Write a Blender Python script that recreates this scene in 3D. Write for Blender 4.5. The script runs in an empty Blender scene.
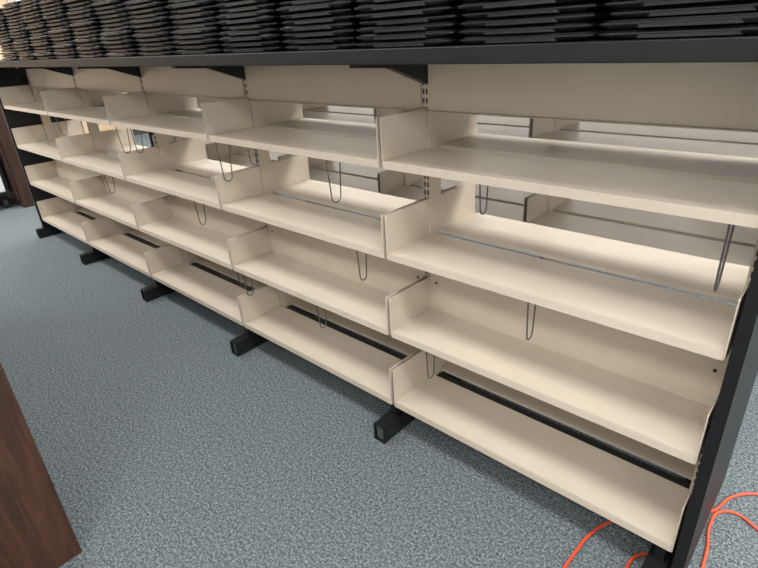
import bpy, bmesh, math, random
from mathutils import Vector, Matrix
random.seed(4)
sc=bpy.context.scene
sc.view_settings.view_transform='Standard'
W=0.914

# ---------------- materials ----------------
def mat(name,col,rough=.5,metal=0,noise=None,bump=None,spec=.5):
    m=bpy.data.materials.new(name);m.use_nodes=True
    nt=m.node_tree;b=nt.nodes['Principled BSDF']
    b.inputs['Base Color'].default_value=(*col,1);b.inputs['Roughness'].default_value=rough
    b.inputs['Metallic'].default_value=metal
    b.inputs['Specular IOR Level'].default_value=spec
    tc=nt.nodes.new('ShaderNodeTexCoord')
    if noise:
        sc_,amt=noise
        n=nt.nodes.new('ShaderNodeTexNoise');n.inputs['Scale'].default_value=sc_;n.inputs['Detail'].default_value=4
        nt.links.new(tc.outputs['Object'],n.inputs['Vector'])
        r=nt.nodes.new('ShaderNodeValToRGB')
        r.color_ramp.elements[0].position=.3;r.color_ramp.elements[1].position=.7
        r.color_ramp.elements[0].color=(*[c*(1-amt) for c in col],1)
        r.color_ramp.elements[1].color=(*[min(1,c*(1+amt)) for c in col],1)
        nt.links.new(n.outputs['Fac'],r.inputs['Fac']);nt.links.new(r.outputs['Color'],b.inputs['Base Color'])
    if bump:
        n2=nt.nodes.new('ShaderNodeTexNoise');n2.inputs['Scale'].default_value=bump[0];n2.inputs['Detail'].default_value=3
        nt.links.new(tc.outputs['Object'],n2.inputs['Vector'])
        bp=nt.nodes.new('ShaderNodeBump');bp.inputs['Strength'].default_value=bump[1];bp.inputs['Distance'].default_value=.002
        nt.links.new(n2.outputs['Fac'],bp.inputs['Height']);nt.links.new(bp.outputs['Normal'],b.inputs['Normal'])
    return m
M_beige=mat('beige_painted_steel',(.55,.478,.392),.32,0,(6,.03),(350,.04))
M_black=mat('black_laminate',(.007,.007,.008),.42,0,(30,.2),(300,.08),.3)
M_blackm=mat('black_steel',(.010,.011,.013),.35,spec=.4)
M_slot=mat('slot_dark',(.02,.018,.015),.8)
M_wire=mat('wire_steel',(.16,.15,.14),.35,.8)
M_plast=mat('black_plastic',(.006,.006,.008),.30,0,(9,.5),None,.45)
M_tubein=mat('tube_opening_grey',(.10,.11,.12),.7)
M_wall=mat('painted_wall',(.76,.74,.70),.85,0,(4,.03),(120,.1))
M_wallL=mat('tan_wall',(.62,.46,.31),.8,0,(5,.05),(80,.1))
M_ceil=mat('ceiling_tile',(.82,.82,.81),.9,0,(60,.05))
M_base=mat('baseboard_dark',(.06,.055,.05),.6)
M_white=mat('white_laminate',(.88,.88,.88),.5)
M_orange=mat('orange_cord',(.72,.085,.03),.45)
M_metal=mat('grey_metal',(.4,.4,.42),.35,.8)
M_rub=mat('rubber',(.02,.02,.02),.7)

def wood(name,c1,c2):
    m=bpy.data.materials.new(name);m.use_nodes=True;nt=m.node_tree;b=nt.nodes['Principled BSDF']
    tc=nt.nodes.new('ShaderNodeTexCoord');mp=nt.nodes.new('ShaderNodeMapping')
    mp.inputs['Scale'].default_value=(14,14,1.2)
    n=nt.nodes.new('ShaderNodeTexNoise');n.inputs['Scale'].default_value=4;n.inputs['Detail'].default_value=8;n.inputs['Distortion'].default_value=.6
    r=nt.nodes.new('ShaderNodeValToRGB');r.color_ramp.elements[0].position=.32;r.color_ramp.elements[1].position=.68
    r.color_ramp.elements[0].color=(*c1,1);r.color_ramp.elements[1].color=(*c2,1)
    nt.links.new(tc.outputs['Object'],mp.inputs['Vector']);nt.links.new(mp.outputs['Vector'],n.inputs['Vector'])
    nt.links.new(n.outputs['Fac'],r.inputs['Fac']);nt.links.new(r.outputs['Color'],b.inputs['Base Color'])
    b.inputs['Roughness'].default_value=.45
    return m
M_wood=wood('walnut_laminate',(.032,.013,.008),(.080,.034,.020))
M_wood2=wood('dark_walnut_laminate',(.025,.012,.008),(.06,.028,.018))

def carpet():
    m=bpy.data.materials.new('blue_grey_carpet');m.use_nodes=True;nt=m.node_tree;b=nt.nodes['Principled BSDF']
    tc=nt.nodes.new('ShaderNodeTexCoord')
    v=nt.nodes.new('ShaderNodeTexNoise');v.inputs['Scale'].default_value=260;v.inputs['Detail'].default_value=4;v.inputs['Roughness'].default_value=.8
    n=nt.nodes.new('ShaderNodeTexNoise');n.inputs['Scale'].default_value=120;n.inputs['Detail'].default_value=4
    nt.links.new(tc.outputs['Object'],v.inputs['Vector']);nt.links.new(tc.outputs['Object'],n.inputs['Vector'])
    mx=nt.nodes.new('ShaderNodeMath');mx.operation='MULTIPLY_ADD';mx.inputs[1].default_value=.30
    nt.links.new(n.outputs['Fac'],mx.inputs[0]);
    m2=nt.nodes.new('ShaderNodeMath');m2.operation='MULTIPLY';m2.inputs[1].default_value=.70
    nt.links.new(v.outputs['Fac'],m2.inputs[0]);nt.links.new(m2.outputs[0],mx.inputs[2])
    r=nt.nodes.new('ShaderNodeValToRGB');e=r.color_ramp.elements
    e[0].position=.41;e[0].color=(.034,.043,.050,1);e[1].position=.60;e[1].color=(.33,.375,.395,1)
    k=r.color_ramp.elements.new(.5);k.color=(.112,.136,.148,1)
    nt.links.new(mx.outputs[0],r.inputs['Fac']);nt.links.new(r.outputs['Color'],b.inputs['Base Color'])
    bp=nt.nodes.new('ShaderNodeBump');bp.inputs['Strength'].default_value=.7;bp.inputs['Distance'].default_value=.004
    nt.links.new(mx.outputs[0],bp.inputs['Height']);nt.links.new(bp.outputs['Normal'],b.inputs['Normal'])
    b.inputs['Roughness'].default_value=.95;b.inputs['Specular IOR Level'].default_value=.1
    return m
M_carpet=carpet()

# ---------------- helpers ----------------
def box(bm,x0,x1,y0,y1,z0,z1,mi=0):
    vs=[bm.verts.new((x,y,z)) for x in (x0,x1) for y in (y0,y1) for z in (z0,z1)]
    for q in ((0,1,3,2),(4,6,7,5),(0,4,5,1),(2,3,7,6),(0,2,6,4),(1,5,7,3)):
        f=bm.faces.new([vs[i] for i in q]);f.material_index=mi
def extr(bm,pts,axis,a0,a1,mi=0):
    def P(a,p):
        return {0:(a,p[0],p[1]),1:(p[0],a,p[1]),2:(p[0],p[1],a)}[axis]
    A=[bm.verts.new(P(a0,p)) for p in pts];B=[bm.verts.new(P(a1,p)) for p in pts]
    n=len(pts)
    bm.faces.new(A).material_index=mi;bm.faces.new(B[::-1]).material_index=mi
    for i in range(n):
        bm.faces.new([A[i],B[i],B[(i+1)%n],A[(i+1)%n]]).material_index=mi
def finish(bm,name,mats,parent=None,bevel=None):
    bmesh.ops.recalc_face_normals(bm,faces=bm.faces)
    me=bpy.data.meshes.new(name);bm.to_mesh(me);bm.free()
    for m in mats: me.materials.append(m)
    o=bpy.data.objects.new(name,me);sc.collection.objects.link(o)
    if parent: o.parent=parent
    if bevel:
        b=o.modifiers.new('bevel','BEVEL');b.width=bevel;b.segments=2;b.limit_method='ANGLE'
    return o
def empty(name,loc=(0,0,0)):
    e=bpy.data.objects.new(name,None);e.location=loc;sc.collection.objects.link(e);return e
def rounded(y0,y1,z0,z1,r,corners,n=5):
    out=[]
    for c,(cy,cz),a in (('bl',(y0,z0),180),('br',(y1,z0),270),('tr',(y1,z1),0),('tl',(y0,z1),90)):
        if c in corners:
            ox=cy+(r if 'l' in c else -r);oz=cz+(r if 'b' in c else -r)
            for i in range(n+1):
                t=math.radians(a+90*i/n);out.append((ox+r*math.cos(t),oz+r*math.sin(t)))
        else: out.append((cy,cz))
    return out
def wirecurve(name,splines,r,m,parent=None,kind='POLY'):
    cu=bpy.data.curves.new(name,'CURVE');cu.dimensions='3D';cu.bevel_depth=r;cu.bevel_resolution=3;cu.resolution_u=10
    for pts in splines:
        if kind=='POLY':
            s=cu.splines.new('POLY');s.points.add(len(pts)-1)
            for i,p in enumerate(pts): s.points[i].co=(*p,1)
        else:
            s=cu.splines.new('BEZIER');s.bezier_points.add(len(pts)-1)
            for i,p in enumerate(pts):
                s.bezier_points[i].co=p;s.bezier_points[i].handle_left_type='AUTO';s.bezier_points[i].handle_right_type='AUTO'
    cu.materials.append(m);cu.use_fill_caps=True
    o=bpy.data.objects.new(name,cu);sc.collection.objects.link(o)
    if parent:o.parent=parent
    return o

# ---------------- shelving unit ----------------
D=.208
def build_unit(nm,loc,nb,zs,hb,cz,ct,canopy=True,backstop=(),lip=.023,cover_y=(-.12,.60)):
    root=empty(nm,loc)
    L=W*nb
    YM=.238
    def my(y): return 2*YM-y
    shelf=bmesh.new();br=bmesh.new();up=bmesh.new();slot=bmesh.new();ft=bmesh.new()
    def ybox(bm,x0,x1,y0,y1,z0,z1,side,mi=0):
        if side: y0,y1=my(y1),my(y0)
        box(bm,x0,x1,y0,y1,z0,z1,mi)
    for side in (0,1):
        for b in range(nb):
            x1=-W*b-.010;x0=-W*(b+1)+.010
            for i,z in enumerate(zs):
                dd=D+(.012 if i<2 else .005)
                xs0,xs1=(x0+.006,x1-.006) 
                ybox(shelf,x0,x1,0,D-.002,z+lip-.002,z+lip,side)
                ybox(shelf,xs0,xs1,D-.002,dd,z+lip-.002,z+lip,side)
                ybox(shelf,x0,x1,-.001,.002,z,z+lip,side)
                ybox(shelf,x0,x1,.002,.014,z,z+.002,side)
                ybox(shelf,xs0,xs1,dd-.002,dd,z+.012,z+lip-.002,side)
                h=hb if i<len(zs)-1 else hb+.012
                for xa,xb in ((x0-.0035,x0-.0005),(x1+.0005,x1+.0035)):
                    pts=rounded(-.002,D,z,z+h,.006,('tl','bl'),4)
                    if side: pts=[(my(p[0]),p[1]) for p in pts]
                    extr(br,pts,0,xa,xb)
                if i in backstop and side==0:
                    ybox(shelf,x0,x1,D-.004,D-.001,z+lip,zs[i-1]-.004,side)
                    for xh in (x0+.03,x1-.03):
                        ybox(slot,xh-.004,xh+.004,D-.0052,D-.0038,z+lip+.10,z+lip+.108,side)
            if canopy:
                ybox(shelf,x0+.004,x1-.004,D-.004,D,cz-.152,cz-.006,side)
                ybox(shelf,x0+.004,x1-.004,D-.014,D-.004,cz-.152,cz-.149,side)
        for b in range(nb+1):
            x=-W*b
            if b==0: x-=.02
            if b==nb: x+=.02
            pts=[(-.085,cz),(-.085,cz-.010),(.05,cz-.020),(D,cz-.075),(D,cz)]
            if side: pts=[(my(p[0]),p[1]) for p in pts]
            extr(ft,pts,0,x-.012,x+.012)
    for b in range(nb):
        for i in ((0,1) if canopy else ()):
            box(ft,-W*(b+1)+.016,-W*b-.016,YM-.014,YM+.014,zs[i]-.03,zs[i]+.006)  # added black bar stands in for the dark gap between back-to-back shelves
    for b in range(nb+1):
        x=-W*b
        if b==0: x-=.014
        if b==nb: x+=.014
        box(up,x-.014,x+.014,D+.001,my(D)-.001,.05,cz)
        for side in (0,1):
            z=.16
            while z<cz-.02:
                for dx in (-.006,.006):
                    ybox(slot,x+dx-.0024,x+dx+.0024,D-.0002,D+.0012,z,z+.015,side)
                z+=.0254
        y0,y1=-.062,my(-.062);w=.024;t=.004;H=.070
        xx=x-.020
        box(ft,xx-w,xx-w+t,y0,y1,0,H);box(ft,xx+w-t,xx+w,y0,y1,0,H)
        box(ft,xx-w+t,xx+w-t,y0,y1,0,t);box(ft,xx-w+t,xx+w-t,y0,y1,H-t,H)
        box(ft,xx-w+t,xx+w-t,y0+.012,y0+.016,t,H-t,1);box(ft,xx-w+t,xx+w-t,y1-.016,y1-.012,t,H-t,1)
        box(ft,xx-.012,xx+.012,.02,my(.02),H,zs[-1])
    box(ft,-L+.02,-.02,D+.010,my(D)-.010,.03,zs[-1]+.006)  # added black beam, makes the shaded gap behind the base shelf dark
    finish(shelf,'shelves',[M_beige],root,.0006)
    finish(br,'end_brackets',[M_beige],root)
    finish(up,'uprights',[M_beige],root,.001)
    finish(slot,'upright_slots',[M_slot],root)
    finish(ft,'base_legs_canopy_brackets_and_gap_shade_strips',[M_blackm,M_tubein],root)  # the lengthwise bars in here are added shade for the shelf gaps
    ct_=bmesh.new();box(ct_,-L-.045,.045,cover_y[0],cover_y[1],cz,cz+ct);finish(ct_,'countertop',[M_black],root,.002)
    ep=bmesh.new()
    box(ep,.001,.026,-.012,my(-.012),.012,cz)
    box(ep,-L-.026,-L-.001,-.012,my(-.012),.012,cz)
    for xx in (.013,-L-.013):
        for yy in (.03,my(.03)):
            extr(ep,[(xx+.01*math.cos(a*math.pi/4),yy+.01*math.sin(a*math.pi/4)) for a in range(8)],2,0,.013)
    finish(ep,'end_panels',[M_black],root,.001)
    return root
ZS=[.973,.693,.417,.131]
CZ=1.255;CT=.034
unit=build_unit('library_shelving_unit',(0,0,0),5,ZS,.141,CZ,CT,True,(2,))
far=build_unit('library_shelving_unit.001',(-.09,1.06,0),5,[.852,.464,.08],.141,1.20,.034,False,())

sup=[(-.055,.012,.973,.15,.06),(-.64,.085,.973,.115,.055),(-1.16,.012,.973,.15,.075),(-1.80,.012,.973,.165,.07),(-1.66,.06,.973,.09,.05),
(-2.72,.01,.973,.14,.07),(-2.60,.03,.973,.13,.06),(-3.6,.02,.973,.12,.06),
(-.44,.010,.693,.125,.055),(-1.05,.010,.693,.12,.055),(-2.07,.010,.693,.12,.055),(-3.05,.010,.693,.12,.055),
(-.77,.010,.417,.12,.055),(-1.29,.010,.417,.115,.055),(-1.775,.010,.417,.12,.055),(-1.87,.04,.417,.12,.055)]
spl=[]
for x,y,z,l,w in sup:
    p=[(x-.02,y,z+.004),(x,y,z+.002)]
    w*=.8
    yc=y+w/2;r=w*.34;zt=z-l+r
    p.append((x,y,z-.006))
    for i in range(9):
        a=math.pi+math.pi*i/8
        p.append((x,yc+r*math.cos(a),zt+r*math.sin(a)))
    p+= [(x,y+w,z-.006),(x,y+w,z+.002),(x-.02,y+w,z+.004)]
    spl.append(p)
wirecurve('wire_book_supports',spl,.0022,M_wire,unit)

# ---------------- stacks of black trays on the countertop ----------------
bm=bmesh.new()
def tray(cx,cy,z,ang,w=.288,d=.30,t=.0152):
    def ring(hw,hd,r,zz):
        out=[]
        for sx,sy,a0 in ((1,1,0),(-1,1,90),(-1,-1,180),(1,-1,270)):
            for i in range(4):
                a=math.radians(a0+30*i);out.append((sx*(hw-r)+r*math.cos(a),sy*(hd-r)+r*math.sin(a),zz))
        return out
    c,s=math.cos(ang),math.sin(ang)
    prof=[(w/2-.018,d/2-.012,.014,0),(w/2-.014,d/2-.004,.018,.003),(w/2-.002,d/2-.001,.022,t*.40),(w/2,d/2,.022,t*.55),(w/2,d/2,.022,t*.72),(w/2-.006,d/2-.005,.02,t*.78),(w/2-.008,d/2-.008,.02,t*.97)]
    rings=[]
    for hw,hd,r,zz in prof:
        rings.append([bm.verts.new((cx+p[0]*c-p[1]*s,cy+p[0]*s+p[1]*c,z+p[2])) for p in ring(hw,hd,r,zz)])
    n=len(rings[0])
    for a,b in zip(rings,rings[1:]):
        for i in range(n): bm.faces.new([a[i],a[(i+1)%n],b[(i+1)%n],b[i]])
    bm.faces.new(rings[0][::-1]);bm.faces.new(rings[-1])
    vs=[]
    hw=.07
    for (px,py,pz) in [(-hw,-d/2-.004,t*.15),(hw,-d/2-.004,t*.15),(hw,-d/2-.004,t*.5),(-hw,-d/2-.004,t*.5),(-hw-.012,-d/2+.01,t*.15),(hw+.012,-d/2+.01,t*.15),(hw+.012,-d/2+.01,t*.5),(-hw-.012,-d/2+.01,t*.5)]:
        vs.append(bm.verts.new((cx+px*c-py*s,cy+px*s+py*c,z+pz)))
    for q in ((0,1,2,3),(4,7,6,5),(0,4,5,1),(3,2,6,7),(0,3,7,4),(1,5,6,2)): bm.faces.new([vs[i] for i in q])
top=CZ+CT
for k in range(13):
    cx=-.156-.300*k
    for j in range(18 if k!=12 else 17):
        tray(cx+random.uniform(-.005,.005),.062+random.uniform(-.010,.010),top+.0005+j*.0156,random.uniform(-.018,.018))
for k in range(12):
    cx=-.156-.300*k
    for j in range(17):
        tray(cx+random.uniform(-.004,.004),.40+random.uniform(-.008,.008),top+.0005+j*.0156,random.uniform(-.012,.012))
finish(bm,'black_plastic_tray_stacks',[M_plast])

# ---------------- wooden-ended bookcase across the aisle ----------------
root=empty('wood_ended_bookcase',(-1.30,-.951,0))
bm=bmesh.new()
box(bm,-.028,0,-.62,0,0,1.25);box(bm,-2.2,-2.172,-.62,0,0,1.25);box(bm,-2.215,.015,-.635,.015,1.25,1.285)
finish(bm,'wood_end_panels_and_top',[M_wood],root,.0015)
bm=bmesh.new()
for z in (.1,.45,.8): box(bm,-2.172,-.028,-.60,-.01,z,z+.022)
box(bm,-2.172,-.028,-.32,-.30,.0,1.25)
finish(bm,'shelves',[M_beige],root,.001)

# ---------------- dark cabinet at the end of the aisle ----------------
root=empty('dark_wood_cabinet',(-5.69,.15,0))
bm=bmesh.new()
box(bm,-.95,0,0,.62,.0,1.22);box(bm,-.97,.012,-.014,.632,1.22,1.25)
finish(bm,'carcass',[M_wood2],root,.002)
bm=bmesh.new()
for x in (-.94,-.47): box(bm,x+.01,x+.455,-.018,-.001,.08,1.2)
finish(bm,'doors',[M_wood2],root,.002)
bm=bmesh.new()
for x in (-.51,-.43): box(bm,x-.006,x+.006,-.04,-.018,.62,.76)
finish(bm,'handles',[M_metal],root,.002)

# ---------------- utility cart ----------------
root=empty('utility_cart',(-5.78,-.14,0))
bm=bmesh.new()
box(bm,-.7,0,-.25,.25,.13,.16,0);box(bm,-.7,0,-.25,.25,.62,.65,0)
for x in (-.68,-.02):
    for y in (-.23,.23): box(bm,x-.015,x+.015,y-.015,y+.015,.1,.64,0)
finish(bm,'frame',[M_blackm],root,.002)
bm=bmesh.new()
for x in (-.62,-.08):
    for y in (-.19,.19):
        pts=[(x+.05*math.cos(a*math.pi/8),.05+.05*math.sin(a*math.pi/8)) for a in range(16)]
        extr(bm,pts,1,y-.015,y+.015);box(bm,x-.02,x+.02,y-.02,y+.02,.1,.135)
finish(bm,'casters',[M_rub],root)
bm=bmesh.new();box(bm,-.68,-.02,-.2,.24,.161,.50);box(bm,-.69,-.01,-.21,.245,.50,.53);box(bm,-.66,-.03,-.2,.24,.651,.80);finish(bm,'white_storage_bins',[M_white],root,.008)

# ---------------- table with boxes behind the second shelving row ----------------
root=empty('folding_table',(-2.2,2.45,0))
bm=bmesh.new();box(bm,-2.2,2.2,-.35,.35,.60,.63)
finish(bm,'top',[M_white],root,.004)
bm=bmesh.new()
for x in (-2.1,-.7,.7,2.1):
    for y in (-.3,.3): box(bm,x-.014,x+.014,y-.014,y+.014,0,.60)
    box(bm,x-.012,x+.012,-.3,.3,.12,.145)
finish(bm,'legs',[M_metal],root,.002)
bm=bmesh.new();x=-4.3
while x<-.6:
    w=random.uniform(.22,.40);h=random.uniform(.12,.26);y=random.uniform(2.16,2.24)
    if random.random()<.75:
        box(bm,x,x+w,y,y+.30,.6305,.63+h);box(bm,x-.004,x+w+.004,y-.004,y+.304,.63+h-.04,.63+h+.003)
    x+=w+random.uniform(.03,.25)
finish(bm,'white_storage_boxes',[M_white],None,.002)
bm=bmesh.new();box(bm,-.50,-.12,2.2,2.55,.6305,.74);box(bm,-.46,-.16,2.24,2.52,.74,.80);finish(bm,'black_desktop_printer',[M_plast],None,.01)

# ---------------- orange extension cord ----------------
r=.0042
pts1=[(-.21,-.30,r),(-.219,-.12,r),(-.217,-.05,r),(-.208,.04,r),(-.18,.115,r),(-.10,.20,r),(-.03,.26,r),(.03,.34,r),(.06,.43,r),(.12,.49,r),(.24,.50,r),(.36,.45,r)]
pts2=[(.38,.28,r),(.25,.32,r),(.14,.345,r),(.08,.368,r),(.045,.345,r),(.035,.28,r),(.05,.18,r),(.045,.05,r)]
pts3=[(.045,.05,r),(.0,-.02,r),(-.06,.07,r),(-.085,.05,r),(-.095,-.01,r),(-.10,-.16,r)]
wirecurve('orange_extension_cord',[pts1,pts2+pts3[1:]],r,M_orange,kind='BEZ')

# ---------------- room ----------------
X0,X1,Y0,Y1,H=-9,3,-3.6,3.4,2.75
def slab(name,x0,x1,y0,y1,z0,z1,m):
    b=bmesh.new();box(b,x0,x1,y0,y1,z0,z1);return finish(b,name,[m])
slab('floor',X0,X1,Y0,Y1,-.1,0,M_carpet)
slab('ceiling',X0,X1,Y0,Y1,H,H+.1,M_ceil)
slab('wall_back',X0,X1,Y1,Y1+.1,0,H,M_wall)
slab('wall_front',X0,X1,Y0-.1,Y0,0,H,M_wall)
slab('wall_left',X0-.1,X0,Y0,Y1,0,H,M_wallL)
slab('wall_right',X1,X1+.1,Y0,Y1,0,H,M_wall)
slab('baseboard_back',X0,X1,Y1-.012,Y1,0,.1,M_base)
slab('baseboard_left',X0,X0+.012,Y0,Y1-.012,0,.1,M_base)
root=empty('white_wall_cupboard',(X0+.001,1.5,1.8))
bm=bmesh.new();box(bm,0,.35,0,1.7,0,.6);finish(bm,'carcass',[M_white],root,.003)
bm=bmesh.new()
for i in range(3): box(bm,.35,.368,.01+i*.567,.557+i*.567,.01,.59)
finish(bm,'doors',[M_white],root,.003)

em=bpy.data.materials.new('troffer_diffuser');em.use_nodes=True
b=em.node_tree.nodes['Principled BSDF'];b.inputs['Emission Color'].default_value=(1,.985,.96,1);b.inputs['Emission Strength'].default_value=2
for x in (-7.2,-4.8,-2.4,0.2,2.2):
    for y,en in ((-2.3,36),(-.75,33),(1.5,64)):
        if x<-4: en*=1.2
        e=empty('ceiling_light_panel',(x,y,H))
        bm=bmesh.new();box(bm,-.62,.62,-.32,.32,-.02,-.001);box(bm,-.58,.58,-.28,.28,-.024,-.0201,1)
        finish(bm,'frame_and_diffuser',[M_white,em],e)
        l=bpy.data.lights.new('panel_lamp','AREA');l.shape='RECTANGLE';l.size=1.15;l.size_y=.55;l.energy=en;l.color=(1,.985,.96)
        o=bpy.data.objects.new('panel_lamp',l);sc.collection.objects.link(o);o.parent=e;o.location=(0,0,-.03)
w=bpy.data.worlds.new('world');sc.world=w;w.use_nodes=True
w.node_tree.nodes['Background'].inputs[0].default_value=(.8,.85,.9,1);w.node_tree.nodes['Background'].inputs[1].default_value=.3

# ---------------- camera ----------------
ya,pi,ro,f=-.7651,.4448,-.0594,527.36
F=Vector((math.sin(ya)*math.cos(pi),math.cos(ya)*math.cos(pi),-math.sin(pi)))
R=Vector((math.cos(ya),-math.sin(ya),0));U=R.cross(F)
R2=math.cos(ro)*R+math.sin(ro)*U;U2=-math.sin(ro)*R+math.cos(ro)*U
cam=bpy.data.cameras.new('camera');co=bpy.data.objects.new('camera',cam);sc.collection.objects.link(co)
m=Matrix(((R2.x,U2.x,-F.x),(R2.y,U2.y,-F.y),(R2.z,U2.z,-F.z))).to_4x4();m.translation=Vector((.1043,-1.097,1.3234))
co.matrix_world=m
cam.sensor_fit='HORIZONTAL';cam.sensor_width=36;cam.lens=f/758*36;cam.clip_start=.02
sc.camera=co
